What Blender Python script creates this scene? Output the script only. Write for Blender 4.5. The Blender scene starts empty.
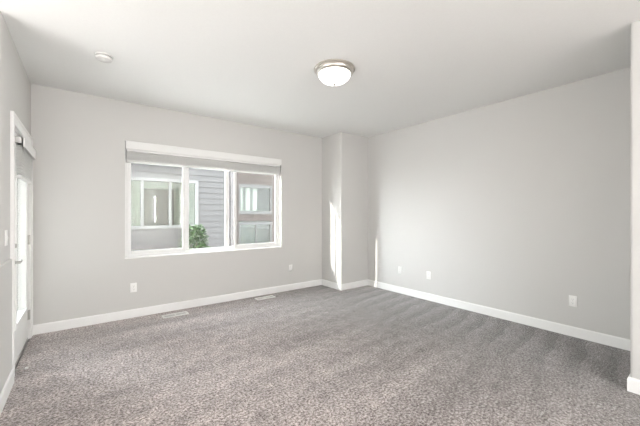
import bpy, bmesh, math, random
from mathutils import Vector, Matrix

random.seed(7)
SC = bpy.context.scene
COL = SC.collection
PI = math.pi

# ------------------------------------------------------------------ camera
cam_d = bpy.data.cameras.new('camera')
cam = bpy.data.objects.new('camera', cam_d)
COL.objects.link(cam)
cam_d.sensor_fit = 'HORIZONTAL'
cam_d.sensor_width = 36.0
cam_d.lens = 36.0 * 310.6 / 640.0
cam_d.shift_y = 1.0 / 640.0
cam_d.clip_start = 0.02
cam.location = (0, 0, 1.32)
cam.rotation_euler = (PI / 2, 0, -math.radians(37.17))
SC.camera = cam

# ------------------------------------------------------------------ sky, sun, added fill, exposure
SC.view_settings.view_transform = 'Standard'
SC.view_settings.look = 'None'
SC.view_settings.gamma = 1.0
SC.view_settings.use_curve_mapping = False
SC.view_settings.exposure = 0.13

world = bpy.data.worlds.new('sky')
SC.world = world
world.use_nodes = True
wn = world.node_tree.nodes
wl = world.node_tree.links
bg = wn['Background']
SKY_STRENGTH = 7.5
SKY_GLOW = 6.5
tc = wn.new('ShaderNodeTexCoord')
sp = wn.new('ShaderNodeSeparateXYZ')
rp = wn.new('ShaderNodeValToRGB')
wl.new(tc.outputs['Generated'], sp.inputs[0])
wl.new(sp.outputs['Z'], rp.inputs[0])
rp.color_ramp.elements[0].position = 0.0
rp.color_ramp.elements[0].color = (0.95, 0.96, 1.0, 1)
rp.color_ramp.elements[1].position = 0.8
rp.color_ramp.elements[1].color = (0.86, 0.92, 1.0, 1)
# brighter sky around the sun
SUN_DIR = Vector((3.45, -1.0, -1.4)).normalized()
dt = wn.new('ShaderNodeVectorMath')
dt.operation = 'DOT_PRODUCT'
wl.new(tc.outputs['Generated'], dt.inputs[0])
dt.inputs[1].default_value = tuple(-SUN_DIR)
mx0 = wn.new('ShaderNodeMath')
mx0.operation = 'MAXIMUM'
mx0.inputs[1].default_value = 0.0
wl.new(dt.outputs['Value'], mx0.inputs[0])
pw = wn.new('ShaderNodeMath')
pw.operation = 'POWER'
pw.inputs[1].default_value = 5.0
wl.new(mx0.outputs[0], pw.inputs[0])
gl = wn.new('ShaderNodeMath')
gl.operation = 'MULTIPLY_ADD'
gl.inputs[1].default_value = SKY_GLOW
gl.inputs[2].default_value = 1.0
wl.new(pw.outputs[0], gl.inputs[0])
sc_ = wn.new('ShaderNodeVectorMath')
sc_.operation = 'SCALE'
wl.new(rp.outputs[0], sc_.inputs[0])
wl.new(gl.outputs[0], sc_.inputs['Scale'])
wl.new(sc_.outputs[0], bg.inputs['Color'])
bg.inputs['Strength'].default_value = SKY_STRENGTH

sun_d = bpy.data.lights.new('sun', 'SUN')
sun = bpy.data.objects.new('sun', sun_d)
COL.objects.link(sun)
sun_d.energy = 15.0
sun_d.angle = math.radians(0.6)
sun_d.color = (1.0, 0.95, 0.87)
sun.location = (-8, 8, 6)
sun.rotation_euler = SUN_DIR.to_track_quat('-Z', 'Y').to_euler()


def area(name, loc, target, sx, sy, power, col):
    d = bpy.data.lights.new(name, 'AREA')
    d.shape = 'RECTANGLE'
    d.size, d.size_y = sx, sy
    d.energy = power
    d.color = col
    o = bpy.data.objects.new(name, d)
    COL.objects.link(o)
    o.location = loc
    v = Vector(target) - Vector(loc)
    o.rotation_euler = v.to_track_quat('-Z', 'Y').to_euler()
    return o


# fill light added in an invented opening of the rear wall, behind the camera
area('rear_fill', (-.5, -5.3, 1.6), (0.5, 0, 4.2), 3.5, 1.5, 80.0, (1.0, 0.985, 0.96))
# fill light added in a made-up stair opening beyond the half wall
area('stair_fill', (-2.68, 1.4, 1.55), (0.9, 1.4, 2.7), 2.6, 1.9, 112.0, (1.0, 0.985, 0.96))
# fill light added at the right rear, brightens the left wall and door
area('side_fill', (3.34, -4.2, 1.6), (0.6, -4.2, 1.6), 1.2, 1.5, 430.0, (1.0, 0.985, 0.96))


# ------------------------------------------------------------------ helpers
class MB:
    """collects shapes, links them as ONE mesh object"""

    def __init__(self):
        self.bm = bmesh.new()

    def box(self, x0, y0, z0, x1, y1, z1, bev=0.0, seg=1):
        ret = bmesh.ops.create_cube(self.bm, size=1.0)
        vs = ret['verts']
        for v in vs:
            v.co = Vector(((x0 + x1) / 2 + v.co.x * (x1 - x0), (y0 + y1) / 2 + v.co.y * (y1 - y0),
                           (z0 + z1) / 2 + v.co.z * (z1 - z0)))
        if bev > 0:
            es = list({e for v in vs for e in v.link_edges})
            bmesh.ops.bevel(self.bm, geom=es, offset=bev, segments=seg, profile=0.5, affect='EDGES')
        return self

    def box_round_edge(self, x0, y0, z0, x1, y1, z1, ex, ey, r, seg=6):
        """box whose vertical edge at (ex, ey) is rounded"""
        ret = bmesh.ops.create_cube(self.bm, size=1.0)
        vs = ret['verts']
        for v in vs:
            v.co = Vector(((x0 + x1) / 2 + v.co.x * (x1 - x0), (y0 + y1) / 2 + v.co.y * (y1 - y0),
                           (z0 + z1) / 2 + v.co.z * (z1 - z0)))
        es = [e for e in {e for v in vs for e in v.link_edges}
              if all(abs(v.co.x - ex) < 1e-4 and abs(v.co.y - ey) < 1e-4 for v in e.verts)]
        bmesh.ops.bevel(self.bm, geom=es, offset=r, segments=seg, profile=0.5, affect='EDGES')
        return self

    def prism(self, pts, axis_pts):
        """pts: list of rings (each a list of 3-D points), skinned in order and capped"""
        rings = [[self.bm.verts.new(p) for p in ring] for ring in axis_pts]
        n = len(rings[0])
        for a, b in zip(rings, rings[1:]):
            for i in range(n):
                j = (i + 1) % n
                self.bm.faces.new((a[i], a[j], b[j], b[i]))
        self.bm.faces.new(list(reversed(rings[0])))
        self.bm.faces.new(rings[-1])
        return self

    def lathe(self, prof, seg=48, axis='Z', origin=(0, 0, 0), cap=True):
        """prof: list of (radius, height)"""
        ox, oy, oz = origin

        def P(r, h, a):
            c, s = math.cos(a) * r, math.sin(a) * r
            if axis == 'Z':
                return (ox + c, oy + s, oz + h)
            if axis == 'Y':
                return (ox + c, oy + h, oz + s)
            return (ox + h, oy + c, oz + s)
        rings = []
        for r, h in prof:
            if r < 1e-6:
                rings.append([self.bm.verts.new(P(0, h, 0))])
            else:
                rings.append([self.bm.verts.new(P(r, h, 2 * PI * i / seg)) for i in range(seg)])
        for a, b in zip(rings, rings[1:]):
            if len(a) == 1 and len(b) == 1:
                continue
            for i in range(seg):
                j = (i + 1) % seg
                if len(a) == 1:
                    self.bm.faces.new((a[0], b[i], b[j]))
                elif len(b) == 1:
                    self.bm.faces.new((a[i], b[0], a[j]))
                else:
                    self.bm.faces.new((a[i], b[i], b[j], a[j]))
        if cap:
            for ring in (rings[0], rings[-1]):
                if len(ring) > 1:
                    self.bm.faces.new(ring)
        return self

    def tube(self, pts, r, seg=8):
        pts = [Vector(p) for p in pts]
        rings = []
        for k, p in enumerate(pts):
            t = (pts[min(k + 1, len(pts) - 1)] - pts[max(k - 1, 0)]).normalized()
            up = Vector((0, 0, 1)) if abs(t.z) < 0.9 else Vector((1, 0, 0))
            a = t.cross(up).normalized()
            b = t.cross(a).normalized()
            rr = r[k] if isinstance(r, (list, tuple)) else r
            rings.append([p + a * math.cos(2 * PI * i / seg) * rr + b * math.sin(2 * PI * i / seg) * rr
                          for i in range(seg)])
        return self.prism(None, rings)

    def build(self, name, mat, parent=None, smooth=False, angle=35):
        bmesh.ops.recalc_face_normals(self.bm, faces=self.bm.faces)
        me = bpy.data.meshes.new(name)
        self.bm.to_mesh(me)
        self.bm.free()
        if smooth:
            for p in me.polygons:
                p.use_smooth = True
            me.set_sharp_from_angle(angle=math.radians(angle))
        me.materials.append(mat)
        o = bpy.data.objects.new(name, me)
        COL.objects.link(o)
        if parent:
            o.parent = parent
        return o


def thing(name, label, cat, loc, rz=0.0, group=None):
    o = bpy.data.objects.new(name, None)
    COL.objects.link(o)
    o.empty_display_size = 0.1
    o.location = loc
    o.rotation_euler = (0, 0, rz)
    o['label'] = label
    o['category'] = cat
    if group:
        o['group'] = group
    return o


def struct(o):
    o['kind'] = 'structure'
    return o


def dup(root, loc, rz, label):
    r = root.copy()
    COL.objects.link(r)
    r.location = loc
    r.rotation_euler = (0, 0, rz)
    r['label'] = label
    for ch in list(root.children):
        c = ch.copy()
        COL.objects.link(c)
        c.parent = r
        for g in list(ch.children):
            d = g.copy()
            COL.objects.link(d)
            d.parent = c
    return r


# ------------------------------------------------------------------ materials
def new_mat(name):
    m = bpy.data.materials.new(name)
    m.use_nodes = True
    return m, m.node_tree.nodes, m.node_tree.links, m.node_tree.nodes['Principled BSDF']


def paint(name, col, rough=0.6, bump=0.0, scale=200.0, var=0.02, spec=0.3):
    m, n, l, p = new_mat(name)
    tcn = n.new('ShaderNodeTexCoord')
    nz = n.new('ShaderNodeTexNoise')
    nz.inputs['Scale'].default_value = scale
    nz.inputs['Detail'].default_value = 3
    l.new(tcn.outputs['Object'], nz.inputs['Vector'])
    r = n.new('ShaderNodeValToRGB')
    r.color_ramp.elements[0].position = 0.3
    r.color_ramp.elements[1].position = 0.7
    r.color_ramp.elements[0].color = tuple(c * (1 - var) for c in col) + (1,)
    r.color_ramp.elements[1].color = tuple(min(1, c * (1 + var)) for c in col) + (1,)
    l.new(nz.outputs['Fac'], r.inputs[0])
    l.new(r.outputs[0], p.inputs['Base Color'])
    p.inputs['Roughness'].default_value = rough
    p.inputs['Specular IOR Level'].default_value = spec
    if bump > 0:
        b = n.new('ShaderNodeBump')
        b.inputs['Strength'].default_value = bump
        b.inputs['Distance'].default_value = 0.002
        l.new(nz.outputs['Fac'], b.inputs['Height'])
        l.new(b.outputs[0], p.inputs['Normal'])
    return m


M = {}
M['wall'] = paint('wall_paint', (0.584, 0.574, 0.554), 0.75, 0.25, 140, 0.012)
M['ceiling'] = paint('ceiling_paint', (0.865, 0.868, 0.852), 0.85, 0.35, 90, 0.012)
M['trim'] = paint('trim_paint', (0.83, 0.825, 0.81), 0.4, 0.0, 60, 0.008, 0.4)
M['vinyl'] = paint('white_vinyl', (0.75, 0.745, 0.73), 0.35, 0.0, 60, 0.008, 0.4)
M['door'] = paint('door_paint', (0.84, 0.84, 0.825), 0.4, 0.0, 40, 0.008, 0.4)
M['plastic'] = paint('white_plastic', (0.83, 0.825, 0.80), 0.35, 0.0, 40, 0.006, 0.45)
M['grey_plastic'] = paint('grey_plastic', (0.64, 0.635, 0.615), 0.5, 0.0, 40, 0.01, 0.3)  # even grey, darker than the white plastic
M['slot'] = paint('slot_shadow_plastic', (0.10, 0.10, 0.10), 0.6, 0.0, 40, 0.01)
M['vent'] = paint('vent_enamel', (0.82, 0.81, 0.79), 0.4, 0.0, 40, 0.01, 0.4)
M['duct'] = paint('duct_metal', (0.46, 0.455, 0.44), 0.6, 0.0, 40, 0.02)
M['rubber'] = paint('white_rubber', (0.80, 0.80, 0.78), 0.6, 0.0, 40, 0.01)
M['concrete'] = paint('outdoor_concrete', (0.56, 0.55, 0.53), 0.9, 0.4, 20, 0.08)
M['roof'] = paint('roof_shingle', (0.16, 0.15, 0.15), 0.9, 0.5, 30, 0.2)
M['siding'] = paint('grey_siding', (0.086, 0.082, 0.081), 0.65, 0.2, 35, 0.05)
M['brown'] = paint('brown_siding', (0.115, 0.096, 0.087), 0.7, 0.2, 30, 0.06)
M['pale'] = paint('pale_interior', (0.60, 0.66, 0.62), 0.8, 0.0, 20, 0.02)
M['curtain'] = paint('curtain_cloth', (0.85, 0.85, 0.83), 0.9, 0.0, 20, 0.03)
M['house_trim'] = paint('house_trim_paint', (0.16, 0.16, 0.155), 0.5, 0.0, 30, 0.02)
M['bark'] = paint('bark', (0.10, 0.07, 0.05), 0.9, 0.4, 60, 0.2)


def metal(name, col, rough):
    m, n, l, p = new_mat(name)
    tcn = n.new('ShaderNodeTexCoord')
    nz = n.new('ShaderNodeTexNoise')
    nz.inputs['Scale'].default_value = 60
    l.new(tcn.outputs['Object'], nz.inputs['Vector'])
    mr = n.new('ShaderNodeMapRange')
    mr.inputs['To Min'].default_value = rough * 0.85
    mr.inputs['To Max'].default_value = rough * 1.15
    l.new(nz.outputs['Fac'], mr.inputs['Value'])
    l.new(mr.outputs[0], p.inputs['Roughness'])
    p.inputs['Base Color'].default_value = col + (1,)
    p.inputs['Metallic'].default_value = 1.0
    return m


M['nickel'] = metal('brushed_nickel', (0.62, 0.585, 0.54), 0.36)
M['steel'] = metal('satin_steel', (0.50, 0.49, 0.47), 0.35)


def glass_mat(name, tint=(0.96, 0.98, 0.97), ior=1.45, refl=(1, 1, 1)):
    m = bpy.data.materials.new(name)
    m.use_nodes = True
    n, l = m.node_tree.nodes, m.node_tree.links
    n.remove(n['Principled BSDF'])
    out = n['Material Output']
    t = n.new('ShaderNodeBsdfTransparent')
    t.inputs['Color'].default_value = tint + (1,)
    g = n.new('ShaderNodeBsdfGlossy')
    g.inputs['Roughness'].default_value = 0.02
    g.inputs['Color'].default_value = refl + (1,)
    f = n.new('ShaderNodeFresnel')
    ge = n.new('ShaderNodeNewGeometry')        # the far face of the sheet reflects like the near one
    io = n.new('ShaderNodeMapRange')
    io.inputs['To Min'].default_value = ior
    io.inputs['To Max'].default_value = 1.0 / ior
    l.new(ge.outputs['Backfacing'], io.inputs['Value'])
    l.new(io.outputs[0], f.inputs['IOR'])
    mx = n.new('ShaderNodeMixShader')
    l.new(f.outputs[0], mx.inputs[0])
    l.new(t.outputs[0], mx.inputs[1])
    l.new(g.outputs[0], mx.inputs[2])
    l.new(mx.outputs[0], out.inputs['Surface'])
    return m


M['glass'] = glass_mat('window_glass')
M['house_glass'] = glass_mat('tinted_house_glass', (0.80, 0.83, 0.80), 1.6)


def screen_mat():
    m = bpy.data.materials.new('insect_mesh')
    m.use_nodes = True
    n, l = m.node_tree.nodes, m.node_tree.links
    n.remove(n['Principled BSDF'])
    out = n['Material Output']
    t = n.new('ShaderNodeBsdfTransparent')
    d = n.new('ShaderNodeBsdfDiffuse')
    d.inputs['Color'].default_value = (0.14, 0.115, 0.10, 1)
    mx = n.new('ShaderNodeMixShader')
    tcn = n.new('ShaderNodeTexCoord')
    nz = n.new('ShaderNodeTexNoise')
    nz.inputs['Scale'].default_value = 90
    mr = n.new('ShaderNodeMapRange')
    mr.inputs['To Min'].default_value = 0.14
    mr.inputs['To Max'].default_value = 0.22
    l.new(tcn.outputs['Object'], nz.inputs['Vector'])
    l.new(nz.outputs['Fac'], mr.inputs['Value'])
    l.new(mr.outputs[0], mx.inputs[0])
    l.new(t.outputs[0], mx.inputs[1])
    l.new(d.outputs[0], mx.inputs[2])
    l.new(mx.outputs[0], out.inputs['Surface'])
    return m


M['screen'] = screen_mat()


def slat_mat():
    m = bpy.data.materials.new('white_slat')
    m.use_nodes = True
    n, l = m.node_tree.nodes, m.node_tree.links
    p = n['Principled BSDF']
    out = n['Material Output']
    tcn = n.new('ShaderNodeTexCoord')
    nz = n.new('ShaderNodeTexNoise')
    nz.inputs['Scale'].default_value = 25
    r = n.new('ShaderNodeValToRGB')
    r.color_ramp.elements[0].color = (0.80, 0.795, 0.775, 1)
    r.color_ramp.elements[1].color = (0.86, 0.855, 0.84, 1)
    l.new(tcn.outputs['Object'], nz.inputs['Vector'])
    l.new(nz.outputs['Fac'], r.inputs[0])
    l.new(r.outputs[0], p.inputs['Base Color'])
    p.inputs['Roughness'].default_value = 0.45
    tr = n.new('ShaderNodeBsdfTranslucent')
    tr.inputs['Color'].default_value = (0.85, 0.84, 0.82, 1)
    mx = n.new('ShaderNodeMixShader')
    mx.inputs[0].default_value = 0.45
    l.new(p.outputs[0], mx.inputs[1])
    l.new(tr.outputs[0], mx.inputs[2])
    l.new(mx.outputs[0], out.inputs['Surface'])
    return m


M['slat'] = slat_mat()


def dome_mat():
    m, n, l, p = new_mat('lit_alabaster_glass')
    tcn = n.new('ShaderNodeTexCoord')
    nz = n.new('ShaderNodeTexNoise')
    nz.inputs['Scale'].default_value = 9
    nz.inputs['Detail'].default_value = 4
    r = n.new('ShaderNodeValToRGB')
    r.color_ramp.elements[0].color = (0.90, 0.87, 0.81, 1)
    r.color_ramp.elements[1].color = (1.0, 0.985, 0.95, 1)
    l.new(tcn.outputs['Object'], nz.inputs['Vector'])
    l.new(nz.outputs['Fac'], r.inputs[0])
    l.new(r.outputs[0], p.inputs['Base Color'])
    l.new(r.outputs[0], p.inputs['Emission Color'])
    p.inputs['Emission Strength'].default_value = 3.0
    p.inputs['Roughness'].default_value = 0.25
    return m


M['dome'] = dome_mat()


def lamp_glow(name, s):
    m, n, l, p = new_mat(name)
    p.inputs['Base Color'].default_value = (1, 1, 1, 1)
    p.inputs['Emission Color'].default_value = (1, 0.97, 0.9, 1)
    p.inputs['Emission Strength'].default_value = s
    return m


M['glow'] = lamp_glow('lit_lamp_glass', 90.0)


def carpet_mat():
    m, n, l, p = new_mat('grey_brown_carpet')
    tcn = n.new('ShaderNodeTexCoord')

    def noise(scale, detail, rough=0.6, vec=None):
        z = n.new('ShaderNodeTexNoise')
        z.inputs['Scale'].default_value = scale
        z.inputs['Detail'].default_value = detail
        z.inputs['Roughness'].default_value = rough
        l.new(vec if vec else tcn.outputs['Object'], z.inputs['Vector'])
        return z
    tuft = noise(58, 5, 0.8)
    clump = noise(9, 3, 0.6)
    # vacuum strokes: long bands in the nap of the pile
    def strokes(rot, sx, sy):
        mp = n.new('ShaderNodeMapping')
        mp.inputs['Rotation'].default_value = (0, 0, math.radians(rot))
        mp.inputs['Scale'].default_value = (sx, sy, 1)
        l.new(tcn.outputs['Object'], mp.inputs['Vector'])
        return noise(1.0, 2, 0.5, mp.outputs[0])
    st1 = strokes(-20, 0.55, 3.4)
    # short strokes drawn out from the right wall
    mpw = n.new('ShaderNodeMapping')
    mpw.inputs['Rotation'].default_value = (0, 0, math.radians(-9))
    l.new(tcn.outputs['Object'], mpw.inputs['Vector'])
    st2 = n.new('ShaderNodeTexWave')
    st2.bands_direction = 'Y'
    st2.wave_profile = 'SAW'
    st2.inputs['Scale'].default_value = 1.35
    st2.inputs['Distortion'].default_value = 2.6
    st2.inputs['Detail'].default_value = 2
    st2.inputs['Detail Scale'].default_value = 1.6
    l.new(mpw.outputs[0], st2.inputs['Vector'])
    sx_ = n.new('ShaderNodeSeparateXYZ')
    l.new(tcn.outputs['Object'], sx_.inputs[0])
    side = n.new('ShaderNodeMapRange')
    side.inputs['From Min'].default_value = 2.7
    side.inputs['From Max'].default_value = 3.7
    l.new(sx_.outputs['X'], side.inputs['Value'])
    wv = n.new('ShaderNodeMix')
    l.new(side.outputs[0], wv.inputs['Factor'])
    l.new(st1.outputs['Fac'], wv.inputs['A'])
    l.new(st2.outputs['Fac'], wv.inputs['B'])

    r = n.new('ShaderNodeValToRGB')
    e = r.color_ramp.elements
    e[0].position, e[0].color = 0.38, (0.083, 0.063, 0.057, 1)
    e[1].position, e[1].color = 0.63, (0.76, 0.70, 0.685, 1)
    x = r.color_ramp.elements.new(0.5)
    x.color = (0.37, 0.320, 0.306, 1)
    l.new(tuft.outputs['Fac'], r.inputs[0])

    def scaled(sock, lo, hi):
        mr = n.new('ShaderNodeMapRange')
        mr.inputs['From Min'].default_value = 0.28
        mr.inputs['From Max'].default_value = 0.72
        mr.inputs['To Min'].default_value = lo
        mr.inputs['To Max'].default_value = hi
        l.new(sock, mr.inputs['Value'])
        return mr.outputs[0]
    mul = n.new('ShaderNodeMath')
    mul.operation = 'MULTIPLY'
    l.new(scaled(clump.outputs['Fac'], 0.76, 1.22), mul.inputs[0])
    l.new(scaled(wv.outputs['Result'], 0.80, 1.18), mul.inputs[1])
    nap_shade = n.new('ShaderNodeMapRange')                 # pile lie plus painted-in fall-off of window light, darker to the right
    nap_shade.interpolation_type = 'SMOOTHSTEP'
    nap_shade.inputs['From Min'].default_value = 0.9
    nap_shade.inputs['From Max'].default_value = 3.6
    nap_shade.inputs['To Min'].default_value = 1.0
    nap_shade.inputs['To Max'].default_value = 0.43
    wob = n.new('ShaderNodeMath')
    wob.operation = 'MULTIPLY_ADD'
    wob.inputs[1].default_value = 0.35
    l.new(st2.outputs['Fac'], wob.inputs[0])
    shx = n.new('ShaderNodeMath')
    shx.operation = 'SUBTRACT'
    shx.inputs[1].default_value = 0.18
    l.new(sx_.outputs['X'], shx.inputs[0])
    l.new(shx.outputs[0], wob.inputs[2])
    l.new(wob.outputs[0], nap_shade.inputs['Value'])
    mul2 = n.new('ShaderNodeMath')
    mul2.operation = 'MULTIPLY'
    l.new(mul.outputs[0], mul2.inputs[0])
    l.new(nap_shade.outputs[0], mul2.inputs[1])
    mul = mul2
    vm = n.new('ShaderNodeVectorMath')
    vm.operation = 'SCALE'
    l.new(r.outputs[0], vm.inputs[0])
    l.new(mul.outputs[0], vm.inputs['Scale'])
    l.new(vm.outputs[0], p.inputs['Base Color'])
    p.inputs['Roughness'].default_value = 1.0
    p.inputs['Specular IOR Level'].default_value = 0.0
    p.inputs['Sheen Weight'].default_value = 0.62
    p.inputs['Sheen Roughness'].default_value = 0.3
    b = n.new('ShaderNodeBump')
    b.inputs['Strength'].default_value = 0.5
    b.inputs['Distance'].default_value = 0.012
    l.new(tuft.outputs['Fac'], b.inputs['Height'])
    l.new(b.outputs[0], p.inputs['Normal'])
    return m


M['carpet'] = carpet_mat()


def leaf_mat():
    m, n, l, p = new_mat('green_leaf')
    tcn = n.new('ShaderNodeTexCoord')
    nz = n.new('ShaderNodeTexNoise')
    nz.inputs['Scale'].default_value = 14
    r = n.new('ShaderNodeValToRGB')
    r.color_ramp.elements[0].position = 0.35
    r.color_ramp.elements[1].position = 0.65
    r.color_ramp.elements[0].color = (0.012, 0.034, 0.006, 1)
    r.color_ramp.elements[1].color = (0.042, 0.088, 0.018, 1)
    l.new(tcn.outputs['Object'], nz.inputs['Vector'])
    l.new(nz.outputs['Fac'], r.inputs[0])
    l.new(r.outputs[0], p.inputs['Base Color'])
    p.inputs['Roughness'].default_value = 0.5
    return m


M['leaf'] = leaf_mat()

# ------------------------------------------------------------------ room shell
XL, XR, YB, HC = -0.466, 4.2, 4.6, 2.74
CX, CY = 3.535, 4.06            # column faces
RX, RY = 3.24, 0.449            # corner of the wall that steps in at the right
WX0, WX1, WZ0, WZ1 = 0.406, 2.66, 0.757, 2.24
YO = YB + 0.18                  # outer face of the back wall
YREAR = -5.2

fl = MB()
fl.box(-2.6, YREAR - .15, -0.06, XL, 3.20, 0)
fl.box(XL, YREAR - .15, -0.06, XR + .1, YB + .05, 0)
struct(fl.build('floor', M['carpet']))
struct(MB().box(-2.75, YREAR - .15, HC, XR + .16, YO, HC + .12).build('ceiling', M['ceiling']))

b = MB()
b.box(-0.64, YB, -.3, WX0, YO, HC + .05)
b.box(WX1, YB, -.3, XR + .16, YO, HC + .05)
b.box(WX0, YB, -.3, WX1, YO, WZ0)
b.box(WX0, YB, WZ1, WX1, YO, HC + .05)
struct(b.build('wall_back', M['wall']))
struct(MB().box(XR, RY - .05, -.1, XR + .16, YB, HC + .05).build('wall_right', M['wall']))
struct(MB().box_round_edge(CX, CY, -.02, XR, YB, HC + .02, CX, CY, 0.016)
       .build('wall_column', M['wall'], smooth=True))
b = MB().box_round_edge(RX, -3.6, -.02, XR + .16, RY, HC + .02, RX, RY, 0.02)
b.box(RX, YREAR, -.02, XR + .16, -4.8, HC + .02)
b.box(RX, -4.8, -.02, XR + .16, -3.6, .85)  # sill of a made-up opening that lets the side fill light in
b.box(RX, -4.8, 2.35, XR + .16, -3.6, HC + .02)
struct(b.build('wall_return', M['wall'], smooth=True))

DY0, DY1, DZ1 = 3.50, 4.48, 2.05        # door opening in the left wall
b = MB()
b.box_round_edge(-0.64, 3.07, -.02, XL, DY0, HC + .02, XL, 3.07, 0.02)
b.box(-0.64, DY1, -.3, XL, YB, HC + .02)
b.box(-0.64, DY0, DZ1, XL, DY1, HC + .02)
struct(b.build('wall_left', M['wall'], smooth=True))
struct(MB().box(-0.64, -1.6, -.02, XL + .013, 3.40, .97, .004).build('wall_half', M['wall']))
struct(MB().box(-2.6, 3.07, -.1, -0.64, 3.30, HC + .02).build('wall_hall', M['wall']))
b = MB()                                                  # stair wall, its opening made up to admit the fill light
b.box(-2.75, YREAR, -.1, -2.6, .1, HC + .02)
b.box(-2.75, 2.75, -.1, -2.6, 3.30, HC + .02)
b.box(-2.75, .1, -.1, -2.6, 2.75, .55)
b.box(-2.75, .1, 2.55, -2.6, 2.75, HC + .02)
struct(b.build('wall_stair', M['wall']))
b = MB()                                                  # rear wall with a wide opening made up for the fill light
b.box(-2.75, YREAR - .15, -.1, -2.35, YREAR, HC + .05)
b.box(1.35, YREAR - .15, -.1, XR + .16, YREAR, HC + .05)
b.box(-2.35, YREAR - .15, 2.35, 1.35, YREAR, HC + .05)
b.box(-2.35, YREAR - .15, -.1, 1.35, YREAR, 0.82)
struct(b.build('wall_rear', M['wall']))

# baseboards: one profile swept with mitred corners
BP = [(0, 0), (0.014, 0), (0.014, 0.094), (0.011, 0.104), (0.006, 0.110), (0, 0.110)]


def baseboard(name, p0, p1, n, m0=0.0, m1=0.0):
    """p0->p1 along the wall, n = unit normal into the room; m0/m1 = how far each end is pushed along
    the run per unit of thickness (mitre)"""
    p0, p1, n = Vector(p0), Vector(p1), Vector(n)
    t = (p1 - p0).normalized()
    ra = [(p0 + n * d - t * d * m0).to_3d() + Vector((0, 0, z - 0.004)) for d, z in BP]
    rb = [(p1 + n * d + t * d * m1).to_3d() + Vector((0, 0, z - 0.004)) for d, z in BP]
    return struct(MB().prism(None, [ra, rb]).build(name, M['trim']))


baseboard('baseboard_back', (XL, YB), (CX, YB), (0, -1), -1, -1)
baseboard('baseboard_column_side', (CX, YB), (CX, CY), (-1, 0), -1, 1)
baseboard('baseboard_column_front', (CX, CY), (XR, CY), (0, -1), 1, -1)
baseboard('baseboard_right', (XR, CY), (XR, RY), (-1, 0), -1, -1)
baseboard('baseboard_return_end', (XR, RY), (RX, RY), (0, 1), -1, 1)
baseboard('baseboard_return', (RX, RY), (RX, YREAR), (-1, 0), 1, 0)
baseboard('baseboard_left', (XL, 4.565), (XL, YB), (1, 0), 0, -1)
baseboard('baseboard_half', (XL + .013, -1.6), (XL + .013, 3.40), (1, 0), 0, 0)

# ------------------------------------------------------------------ window in the back wall
w = bpy.data.objects.new('window_1', None)
COL.objects.link(w)
w.location = ((WX0 + WX1) / 2, YB + .1, WZ0)
struct(w)
w['label'] = 'wide white vinyl slider window in three panes'
WO = Vector(w.location)


def wbox(mb, x0, y0, z0, x1, y1, z1, bev=0.003):
    mb.box(x0 - WO.x, y0 - WO.y, z0 - WO.z, x1 - WO.x, y1 - WO.y, z1 - WO.z, bev)


def ring(mb, x0, x1, z0, z1, y0, y1, wl_, wr_, wb_, wt_, bev=0.003):
    wbox(mb, x0, y0, z0, x0 + wl_, y1, z1, bev)
    wbox(mb, x1 - wr_, y0, z0, x1, y1, z1, bev)
    wbox(mb, x0 + wl_, y0, z0, x1 - wr_, y1, z0 + wb_, bev)
    wbox(mb, x0 + wl_, y0, z1 - wt_, x1 - wr_, y1, z1, bev)


FY0, FY1 = YB + .065, YB + .135
mb = MB()
ring(mb, WX0, WX1, WZ0, WZ1, FY0, FY1, .035, .035, .04, .04)
fr = mb.build('frame', M['vinyl'], w)
# mullions
mb = MB()
wbox(mb, 1.138, FY0 + .032, WZ0 + .04, 1.186, FY0 + .056, WZ1 - .04)
mb.build('mullion', M['vinyl'], w)
mb = MB()
wbox(mb, 1.740, FY0 + .032, WZ0 + .04, 1.776, FY0 + .056, WZ1 - .04)
mb.build('mullion', M['vinyl'], w)
# fixed centre light
mb = MB()
ring(mb, 1.186, 1.740, WZ0 + .04, WZ1 - .04, FY0 + .036, FY0 + .054, .012, .012, .018, .018)
mb.build('glazing_bead', M['vinyl'], w)
mb = MB()
wbox(mb, 1.192, FY0 + .043, WZ0 + .05, 1.734, FY0 + .047, WZ1 - .05, 0)
mb.build('center_glass', M['glass'], w)
# sliding sashes with glass, latch; insect screens outside
for (a, c, latch) in ((WX0 + .035, 1.145, 1.12), (1.86, WX1 - .035, 1.885)):
    mb = MB()
    ring(mb, a, c, WZ0 + .04, WZ1 - .04, FY0 + .006, FY0 + .028, .038, .042, .042, .042)
    s = mb.build('sash', M['vinyl'], w)
    mb = MB()
    wbox(mb, a + .03, FY0 + .017, WZ0 + .075, c - .035, FY0 + .023, WZ1 - .075, 0)
    mb.build('sash_glass', M['glass'], s)
    mb = MB()
    wbox(mb, latch - .008, FY0 - .008, 1.46, latch + .008, FY0 + .007, 1.54, .003)
    mb.build('latch', M['vinyl'], s)
for (a, c) in ((WX0 + .036, 1.137), (1.777, WX1 - .036)):
    mb = MB()
    ring(mb, a, c, WZ0 + .042, WZ1 - .042, FY0 + .050, FY0 + .060, .02, .02, .02, .02, .002)
    s = mb.build('screen_frame', M['vinyl'], w)
    mb = MB()
    wbox(mb, a + .018, FY0 + .0545, WZ0 + .06, c - .018, FY0 + .0555, WZ1 - .06, 0)
    mb.build('insect_screen', M['screen'], s)
# painted stool at the foot of the opening
struct(MB().box(WX0 - .004, YB - .006, WZ0 - .004, WX1 + .004, FY0 + .004, WZ0 + .010, .003)
       .build('trim_1', M['trim']))

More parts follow.
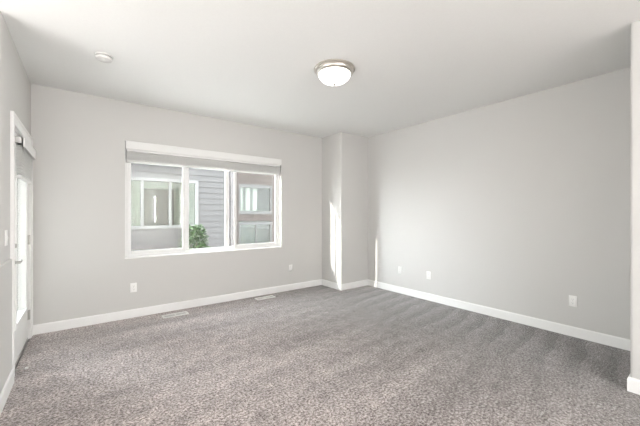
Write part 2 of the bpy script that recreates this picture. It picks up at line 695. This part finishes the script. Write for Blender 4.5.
# ------------------------------------------------------------------ raised blind in the window
bl = thing('window_blind', 'white horizontal slat blind with valance, raised to the top of the wide window',
           'blind', ((WX0 + WX1) / 2, YB + .03, WZ1))
BW = (WX1 - WX0) / 2 - .004
mb = MB()
mb.box(-BW, -.052, -.098, BW, -.036, 0.004, .004, 2)
mb.box(-BW, -.036, -.098, -BW + .012, -.005, 0.0, .002)
mb.box(BW - .012, -.036, -.098, BW, -.005, 0.0, .002)
mb.build('valance', M['vinyl'], bl)
mb = MB()
mb.box(-BW + .015, -.034, -.124, BW - .015, .028, -.001, .003)
mb.build('headrail', M['vinyl'], bl)
NS = 23
for k in range(NS):
    z = -.130 - k * .0045
    mb = MB()
    yo = random.uniform(-.0015, .0015)
    prof = [(-.026, 0), (-.013, .0016), (0, .0022), (.013, .0016), (.026, 0),
            (.026, -.0040), (.013, -.0024), (0, -.0018), (-.013, -.0024), (-.026, -.0040)]
    dz = random.uniform(-.0008, .0008)
    mb.prism(None, [[(sx * (BW - .012), y + yo, z + q + dz * sx) for y, q in prof] for sx in (-1, 1)])
    mb.build('slat', M['slat'], bl)
mb = MB()
mb.box(-BW + .012, -.027, -.262, BW - .012, .027, -.236, .004, 2)
mb.build('bottom_rail', M['slat'], bl)
for x in (-.86, -.43, 0, .43, .86):
    mb = MB()
    mb.tube([(x + .012, -.030, -.04), (x + .012, -.032, -.16), (x + .012, -.030, -.25)], .0016, 6)
    mb.build('ladder_cord', M['curtain'], bl)

# ------------------------------------------------------------------ glazed door in the left wall
d = bpy.data.objects.new('door_1', None)
COL.objects.link(d)
DX = XL - .008                      # room face of the door leaf
d.location = (DX, (DY0 + DY1) / 2, 0)
struct(d)
d['label'] = 'white full-glass exterior door in the left wall'
DO = Vector(d.location)


def dbox(mb, x0, y0, z0, x1, y1, z1, bev=0.003, seg=1):
    mb.box(x0 - DO.x, y0 - DO.y, z0 - DO.z, x1 - DO.x, y1 - DO.y, z1 - DO.z, bev, seg)


mb = MB()                           # casing
dbox(mb, XL - .001, DY0 - .085, 0, XL + .016, DY0 + .004, DZ1 + .085)
dbox(mb, XL - .001, DY1 - .004, 0, XL + .016, DY1 + .085, DZ1 + .085)
dbox(mb, XL - .001, DY0 + .004, DZ1 - .004, XL + .016, DY1 - .004, DZ1 + .085)
dbox(mb, XL + .012, DY0 - .085, DZ1 + .06, XL + .022, DY1 + .085, DZ1 + .085)
dbox(mb, XL + .012, DY0 - .085, 0, XL + .022, DY0 - .065, DZ1 + .06)
dbox(mb, XL + .012, DY1 + .065, 0, XL + .022, DY1 + .085, DZ1 + .06)
mb.build('casing', M['trim'], d)
mb = MB()                           # jamb
dbox(mb, -.64, DY0, 0, XL, DY0 + .022, DZ1)
dbox(mb, -.64, DY1 - .022, 0, XL, DY1, DZ1)
dbox(mb, -.64, DY0 + .022, DZ1 - .022, XL, DY1 - .022, DZ1)
mb.build('jamb', M['trim'], d)
mb = MB()
dbox(mb, -.66, DY0 + .022, 0, XL - .006, DY1 - .022, .022, .004)
mb.build('threshold', M['steel'], d)
LY0, LY1, LZ0, LZ1 = DY0 + .026, DY1 - .026, .03, DZ1 - .026     # leaf
GY0, GY1, GZ0, GZ1 = LY0 + .165, LY1 - .165, .36, 1.90           # glass
mb = MB()
dbox(mb, DX - .045, LY0, LZ0, DX, GY0, LZ1)
dbox(mb, DX - .045, GY1, LZ0, DX, LY1, LZ1)
dbox(mb, DX - .045, GY0, LZ0, DX, GY1, GZ0)
dbox(mb, DX - .045, GY0, GZ1, DX, GY1, LZ1)
leaf = mb.build('leaf', M['door'], d)
mb = MB()                           # raised frame round the glass
for (ya, yb, za, zb) in ((GY0 - .03, GY0 + .012, GZ0 - .03, GZ1 + .03), (GY1 - .012, GY1 + .03, GZ0 - .03, GZ1 + .03),
                         (GY0 + .012, GY1 - .012, GZ0 - .03, GZ0 + .012), (GY0 + .012, GY1 - .012, GZ1 - .012, GZ1 + .03)):
    dbox(mb, DX - .002, ya, za, DX + .012, yb, zb, .005, 2)
mb.build('glass_frame', M['door'], leaf)
mb = MB()
dbox(mb, DX - .026, GY0 - .005, GZ0 - .005, DX - .020, GY1 + .005, GZ1 + .005, 0)
mb.build('glass', M['glass'], leaf)


def dpt(x, y, z):
    return (x - DO.x, y - DO.y, z - DO.z)


mb = MB()                           # lever
hy, hz = LY0 + .07, .915
mb.lathe([(0, 0), (.032, 0), (.032, .008), (.026, .012), (.012, .014), (.012, .045), (0, .045)], 24, 'X',
         dpt(DX, hy, hz))
mb.tube([dpt(DX + .042, hy - .008, hz), dpt(DX + .045, hy + .03, hz + .002), dpt(DX + .045, hy + .075, hz + .004),
         dpt(DX + .038, hy + .115, hz + .008)], [.010, .009, .008, .007], 10)
mb.build('lever_handle', M['steel'], leaf, True)
mb = MB()
mb.lathe([(0, 0), (.030, 0), (.030, .007), (.024, .012), (0, .012)], 24, 'X', dpt(DX, hy, 1.055))
dbox(mb, DX + .010, hy - .006, 1.038, DX + .026, hy + .006, 1.072, .003)
mb.build('deadbolt', M['steel'], leaf, True)
for hz_ in (.26, 1.05, 1.80):
    mb = MB()
    mb.lathe([(0, -.05), (.008, -.05), (.008, .05), (0, .05)], 12, 'Z', dpt(DX + .010, DY1 - .024, hz_))
    dbox(mb, DX - .001, DY1 - .052, hz_ - .048, DX + .004, DY1 - .024, hz_ + .048, .001)
    mb.build('hinge', M['steel'], d)

# blind on the door, raised
db = thing('door_blind', 'white slat blind with valance, raised at the top of the glazed door', 'blind',
           (DX, (GY0 + GY1) / 2, 1.98))
HB = (GY1 - GY0) / 2 + .065
mb = MB()
mb.box(.058, -HB, -.092, .071, HB, 0, .004, 2)
mb.box(.0, HB - .012, -.092, .058, HB, 0, .002)
mb.build('valance', M['vinyl'], db)
mb = MB()
mb.box(.002, -HB + .002, -.058, .050, HB - .016, -.004, .003)
mb.build('headrail', M['steel'], db)
for k in range(18):
    z = -.078 - k * .0135
    mb = MB()
    tl = (1 if k % 2 else -1) * .0022
    prof = [(.013, tl), (.023, .002), (.033, .0015), (.047, -tl), (.047, -tl - .006), (.033, -.0045), (.023, -.004), (.013, tl - .006)]
    sh = (k % 2) * .004
    mb.prism(None, [[(x, sy * (HB - .016) + sh, z + q) for x, q in prof] for sy in (-1, 1)])
    mb.build('slat', M['slat'], db)
mb = MB()
mb.box(.013, -HB + .014, -.352, .049, HB - .014, -.326, .004, 2)
mb.build('bottom_rail', M['slat'], db)
mb = MB()
for y in (-.2, .2):
    MB().tube([(.0505, y, -.05), (.0505, y, -.335)], .0015, 6).build('ladder_cord', M['curtain'], db)

# spring stop by the foot of the door
st = thing('door_stop', 'small spring door stop with white tip, low beside the glazed door', 'door stop',
           (XL + .0215, DY0 - .03, .062))
mb = MB()
mb.lathe([(0, 0), (.013, 0), (.013, .004), (.007, .010), (0, .010)], 16, 'X')
mb.build('base', M['steel'], st, True)
mb = MB()
pts = []
for i in range(0, 91):
    a = i / 90 * 9 * 2 * PI
    pts.append((.008 + i / 90 * .052, math.cos(a) * .0055, math.sin(a) * .0055))
mb.tube(pts, .0016, 6)
mb.build('spring', M['steel'], st, True)
mb = MB()
mb.lathe([(0, .058), (.008, .058), (.009, .066), (.008, .076), (0, .078)], 16, 'X')
mb.build('tip', M['rubber'], st, True)

# ------------------------------------------------------------------ ceiling lamp
cl = thing('ceiling_light', 'round flush ceiling light with nickel rim and lit white glass bowl', 'light',
           (1.948, 2.335, HC))
mb = MB()
mb.lathe([(0, 0), (.196, 0), (.200, -.006), (.200, -.014), (.195, -.019), (.186, -.021), (.184, -.024), (.185, -.032), (.182, -.042),
          (.173, -.053), (.165, -.057), (.156, -.057), (.156, -.03), (0, -.03)], 64)
mb.build('rim', M['nickel'], cl, True, 30)
mb = MB()
prof = [(.158 * math.cos(t), -.050 - .098 * math.sin(t)) for t in [i / 16 * PI / 2 for i in range(16)]] + [(0, -.148)]
mb.lathe([(0, -.046), (.150, -.046)] + prof, 64)
mb.build('glass_bowl', M['dome'], cl, True, 60)
mb = MB()
mb.lathe([(0, -.145), (.015, -.145), (.017, -.150), (.014, -.157), (.009, -.163), (0, -.166)], 20)
mb.build('finial', M['nickel'], cl, True)

# ------------------------------------------------------------------ smoke detector
sd = thing('smoke_detector', 'small round white smoke detector on the ceiling', 'smoke detector', (.139, 3.39, HC))
mb = MB()
mb.lathe([(0, 0), (.072, 0), (.072, -.008), (.068, -.012), (0, -.012)], 40)
mb.build('base_plate', M['grey_plastic'], sd, True)
mb = MB()
mb.lathe([(0, -.012), (.052, -.012), (.052, -.020), (.064, -.021), (.066, -.028), (.060, -.038), (.046, -.044), (0, -.046)], 40)
mb.build('cover', M['grey_plastic'], sd, True)
mb = MB()
mb.lathe([(0, -.044), (.012, -.044), (.012, -.049), (.010, -.050), (0, -.050)], 20, 'Z', (.012, -.02, 0))
mb.build('test_button', M['grey_plastic'], sd, True)
for i in range(16):
    a = 2 * PI * i / 16
    if i % 2 == 0:
        mb = MB()
        ca, sa = math.cos(a), math.sin(a)
        mb.tube([(.053 * ca, .053 * sa, -.0205), (.053 * ca, .053 * sa, -.0125)], .003, 6)
        mb.build('rib', M['grey_plastic'], sd)

# ------------------------------------------------------------------ outlets and switch
op = thing('wall_outlet', 'white duplex outlet low on the back wall, below the left pane of the window', 'outlet',
           (.499, YB, .381), 0, 'wall outlets')
mb = MB()
mb.box(-.036, -.0065, -.0585, .036, 0.001, .0585, .003, 2)
mb.build('cover_plate', M['plastic'], op, True)
for z in (-.0195, .0195):
    mb = MB()
    ring_ = []
    for i in range(24):
        a = 2 * PI * i / 24
        ring_.append((max(-.0165, min(.0165, math.cos(a) * .0175)), math.sin(a) * .0145 + z))
    mb.prism(None, [[(x, -.009, q) for x, q in ring_], [(x, -.005, q) for x, q in ring_]])
    r = mb.build('receptacle', M['plastic'], op)
    mb = MB()
    mb.box(-.0085, -.0096, z - .002, -.0062, -.0085, z + .007)
    mb.box(.0062, -.0096, z - .002, .0085, -.0085, z + .0055)
    mb.lathe([(0, -.0096), (.0026, -.0096), (.0026, -.0085), (0, -.0085)], 10, 'Y', (0, 0, z - .008))
    mb.build('slots', M['slot'], r)
mb = MB()
mb.lathe([(0, -.0078), (.0028, -.0074), (.003, -.006), (0, -.006)], 12, 'Y')
mb.build('screw', M['steel'], op)
for loc, rz, lab in (
        ((2.846, YB, .384), 0, 'white duplex outlet low on the back wall, between window and corner column'),
        ((XR, 3.327, .384), -PI / 2, 'white duplex outlet on the right wall, closest to the corner column'),
        ((XR, 2.784, .381), -PI / 2, 'white duplex outlet on the right wall, second from the corner column'),
        ((XR, 1.021, .381), -PI / 2, 'white duplex outlet standing alone toward the near end of the right wall')):
    dup(op, loc, rz, lab)

sw = thing('light_switch', 'white rocker light switch on the left wall beside the glazed door', 'switch',
           (XL, 3.245, 1.143), PI / 2)
mb = MB()
mb.box(-.036, -.0065, -.0585, .036, 0.001, .0585, .003, 2)
mb.build('cover_plate', M['plastic'], sw, True)
mb = MB()
mb.prism(None, [[(sx, -.005, -.033), (sx, -.0085, -.033), (sx, -.0115, 0), (sx, -.0072, .033), (sx, -.005, .033)] for sx in (-.0165, .0165)])
mb.build('rocker', M['plastic'], sw)

# ------------------------------------------------------------------ floor registers
fv = thing('floor_vent', 'white metal floor vent in the carpet below the left pane of the window', 'vent',
           (.945, 4.375, 0), 0, 'floor vents')
VL, VW = .155, .062
mb = MB()
mb.box(-VL, -VW, -.002, VL, -VW + .016, .010, .003)
mb.box(-VL, VW - .016, -.002, VL, VW, .010, .003)
mb.box(-VL, -VW + .016, -.002, -VL + .022, VW - .016, .010, .003)
mb.box(VL - .022, -VW + .016, -.002, VL, VW - .016, .010, .003)
mb.box(-.006, -VW + .016, -.002, .006, VW - .016, .009, .001)
mb.build('frame', M['vent'], fv)
mb = MB()
n_ = 22
for i in range(n_):
    x = -VL + .028 + i * (2 * VL - .056) / (n_ - 1)
    mb.prism(None, [[(x - .0015, y, .008), (x + .0015, y, .008), (x + .0045, y, .0005), (x + .0015, y, .0005)]
                    for y in (-VW + .015, VW - .015)])
mb.build('louver', M['vent'], fv)
MB().box(-VL + .01, -VW + .008, -.001, VL - .01, VW - .008, .0015).build('damper', M['duct'], fv)
dup(fv, (2.262, 4.405, 0), 0, 'white metal floor vent in the carpet below the right pane of the window')

# ------------------------------------------------------------------ outdoors
struct(MB().box(-20, -12, -.45, 16, 30, -.3).build('ground', M['concrete']))
struct(MB().box(-5.4, -7, -.45, -5.2, 5.2, 5.0).build('wall_stair_blocker', M['siding']))  # unseen wall added to keep sun out of the stair opening
struct(MB().box(-2.6, 3.30, -.3, -0.64, 5.1, -.03).build('floor_porch', M['concrete']))
struct(MB().box(-2.55, 3.30, -.3, -2.4, 5.72, 3.6).build('wall_sun_blocker', M['siding']))  # unseen wall added to keep sun off the door and left pane
struct(MB().box(-2.6, 3.30, 2.80, -0.64, 5.15, 2.95).build('ceiling_door_shade', M['trim']))  # unseen roof added with the blocker wall to shade the door


def lap_rows(mb, x0, x1, z0, z1, y, pitch, holes):
    """lapped boards facing -y; holes = (x0, x1, z0, z1)"""
    k = 0
    z = z0
    while z < z1 - 1e-6:
        zt = min(z + pitch, z1)
        spans = [(x0, x1)]
        for (hx0, hx1, hz0, hz1) in holes:
            if zt > hz0 + .02 and z < hz1 - .02:
                nsp = []
                for a, c in spans:
                    if hx1 <= a or hx0 >= c:
                        nsp.append((a, c))
                    else:
                        if hx0 > a:
                            nsp.append((a, hx0))
                        if hx1 < c:
                            nsp.append((hx1, c))
                spans = nsp
        for a, c in spans:
            mb.prism(None, [[(x, y - .019, z), (x, y - .002, zt + .004), (x, y + .12, zt + .004), (x, y + .12, z)] for x in (a, c)])
        z = zt
        k += 1


# near house across the side yard
h1 = thing('house', 'grey house with lapped siding and white framed window, close outside the window', 'house', (0, 8, -.3))
HW = (.42, 2.235, 1.30, 2.425)              # window hole, local z
mb = MB()
lap_rows(mb, 0, 3.10, 0, 5.6, 0, .1435, [HW])
mb.box(0, .12, 0, .12, 3.8, 5.6)
mb.box(2.98, .12, 0, 3.10, 3.8, 5.6)
mb.build('siding_wall', M['siding'], h1)
mb = MB()
mb.box(3.085, -.03, 0, 3.145, .14, 5.6, .003)
mb.build('corner_board', M['house_trim'], h1)
mb = MB()
mb.prism(None, [[(x, -.5, 5.55), (x, 1.7, 6.7), (x, 4.0, 5.55), (x, 4.0, 5.45), (x, -.5, 5.45)] for x in (-.3, 3.4)])
mb.build('roof', M['roof'], h1)
mb = MB()
t_ = .055
mb.box(HW[0] - .02, -.035, HW[2] - .02, HW[0] + t_, .06, HW[3] + .02, .004)
mb.box(HW[1] - t_, -.035, HW[2] - .02, HW[1] + .02, .06, HW[3] + .02, .004)
mb.box(HW[0] + t_, -.035, HW[2] - .02, HW[1] - t_, .06, HW[2] + t_, .004)
mb.box(HW[0] + t_, -.035, HW[3] - t_, HW[1] - t_, .06, HW[3] + .02, .004)
mb.box(1.005, -.03, HW[2] + t_, 1.065, .05, HW[3] - t_, .004)
mb.box(1.585, -.03, HW[2] + t_, 1.640, .05, HW[3] - t_, .004)
wf = mb.build('window_frame', M['house_trim'], h1)
for a, c in ((HW[0] + t_, 1.005), (1.065, 1.585), (1.64, HW[1] - t_)):
    mb = MB()
    mb.box(a - .004, .010, HW[2] + t_ - .004, c + .004, .016, HW[3] - t_ + .004)
    mb.build('pane', M['house_glass'], wf)
mb = MB()                                       # the room behind that window
mb.box(.2, 2.9, .3, 2.9, 3.0, 2.9)
mb.box(.14, .2, .3, .2, 3.0, 2.9)
mb.box(2.8, .2, .3, 2.9, 3.0, 2.9)
mb.box(.14, .2, .2, 2.9, 3.0, .3)
mb.box(.14, .2, 2.9, 2.9, 3.0, 3.0)
rm = mb.build('inner_room', M['pale'], h1)
mb = MB()
mb.box(1.45, 2.86, .3, 1.53, 2.905, 2.4, .004)
mb.box(2.22, 2.86, .3, 2.30, 2.905, 2.4, .004)
mb.box(1.53, 2.86, 2.32, 2.22, 2.905, 2.4, .004)
mb.box(1.53, 2.87, .3, 2.22, 2.905, 2.32, .004)
mb.build('inner_door', M['house_trim'], h1)
mb = MB()
mb.lathe([(0, 2.80), (.10, 2.82), (.16, 2.87), (.17, 2.9), (0, 2.9)], 24, 'Z', (1.55, 1.5, 0))
mb.build('inner_lamp', M['glow'], h1, True)

# second house further back
h2 = thing('house', 'brown house further away, seen through the right pane of the window', 'house', (6.2, 13, -.6))
U = (-.80, .78, 1.99, 3.16)
L_ = (-.80, .78, .56, 1.49)
mb = MB()
lap_rows(mb, -3.2, 3.6, 0, 5.8, 0, .2, [(U[0], U[1], U[2], U[3]), (L_[0], L_[1], L_[2], L_[3])])
mb.box(-3.2, .12, 0, -3.08, 5, 5.8)
mb.box(3.48, .12, 0, 3.6, 5, 5.8)
mb.build('siding_wall', M['brown'], h2)
mb = MB()
mb.prism(None, [[(x, -.5, 5.75), (x, 2.5, 7.2), (x, 5.5, 5.75), (x, 5.5, 5.65), (x, -.5, 5.65)] for x in (-3.5, 3.9)])
mb.build('roof', M['roof'], h2)
for Wn, mull in ((U, ()), (L_, (0.0,))):
    mb = MB()
    t_ = .06
    mb.box(Wn[0] - .02, -.035, Wn[2] - .08, Wn[0] + t_, .06, Wn[3] + .08, .004)
    mb.box(Wn[1] - t_, -.035, Wn[2] - .08, Wn[1] + .02, .06, Wn[3] + .08, .004)
    mb.box(Wn[0] + t_, -.035, Wn[2] - .08, Wn[1] - t_, .06, Wn[2] + t_, .004)
    mb.box(Wn[0] + t_, -.035, Wn[3] - t_, Wn[1] - t_, .06, Wn[3] + .08, .004)
    for q in mull:
        mb.box(q - .03, -.03, Wn[2] + t_, q + .03, .05, Wn[3] - t_, .004)
    f_ = mb.build('window_frame', M['house_trim'], h2)
    edges = [Wn[0] + t_] + [v for q in mull for v in (q - .03, q + .03)] + [Wn[1] - t_]
    for a, c in zip(edges[::2], edges[1::2]):
        mb = MB()
        mb.box(a - .004, .010, Wn[2] + t_ - .004, c + .004, .016, Wn[3] - t_ + .004)
        mb.build('pane', M['house_glass'], f_)
for xa, xb in ((-.78, -.56), (-.42, -.20), (-.08, .14)):          # pleated curtains behind the upper window
    mb = MB()
    n_ = 24
    for i in range(n_):
        x = xa + (xb - xa) * i / n_
        x2 = xa + (xb - xa) * (i + 1) / n_
        y0 = .16 + .015 * math.sin(i * 1.4)
        y1 = .16 + .015 * math.sin((i + 1) * 1.4)
        mb.prism(None, [[(x, y0, z), (x2, y1, z), (x2, y1 + .01, z), (x, y0 + .01, z)] for z in (2.0, 3.15)])
    mb.build('curtain', M['curtain'], h2)
MB().box(-3.05, 1.6, .1, 3.45, 1.7, 5.6).build('inner_room', M['pale'], h2)

# shrub by the near house
sh = thing('shrub', 'green leafy shrub outside, at the foot of the window by the grey siding', 'shrub', (1.68, 6.2, -.3))
mb = MB()
stems = []
for k in range(9):
    a = k * 2.4
    rr = .04 + .14 * random.random()
    top = Vector((math.cos(a) * rr, math.sin(a) * rr, .75 + .6 * random.random()))
    mid = top * .5 + Vector((0, 0, .1))
    mb.tube([(math.cos(a) * .02, math.sin(a) * .02, 0), mid, top], [.010, .007, .003], 6)
    stems.append((mid, top))
mb.build('stem', M['bark'], sh)
mb = MB()
for i in range(2200):
    t = random.random()
    z = .25 + 1.15 * t
    R = .21 * math.sin(PI * min(1, (.10 + .86 * (1 - t)) ** .8)) + .03
    a = random.random() * 2 * PI
    r_ = R * math.sqrt(random.random())
    c = Vector((r_ * math.cos(a), r_ * math.sin(a), z))
    L = random.uniform(.05, .085)
    W = L * .32
    m4 = Matrix.Translation(c) @ Matrix.Rotation(a + random.uniform(-.6, .6), 4, 'Z') @ \
        Matrix.Rotation(random.uniform(-.7, .6), 4, 'Y') @ Matrix.Rotation(random.uniform(-.5, .5), 4, 'X')
    pts = [(0, 0, 0), (L * .35, -W, .004), (L * .75, -W * .7, .002), (L, 0, -.006), (L * .75, W * .7, .002), (L * .35, W, .004)]
    vs = [mb.bm.verts.new(m4 @ Vector(p)) for p in pts]
    mb.bm.faces.new((vs[0], vs[1], vs[2], vs[3]))
    mb.bm.faces.new((vs[0], vs[3], vs[4], vs[5]))
mb.build('foliage', M['leaf'], sh)
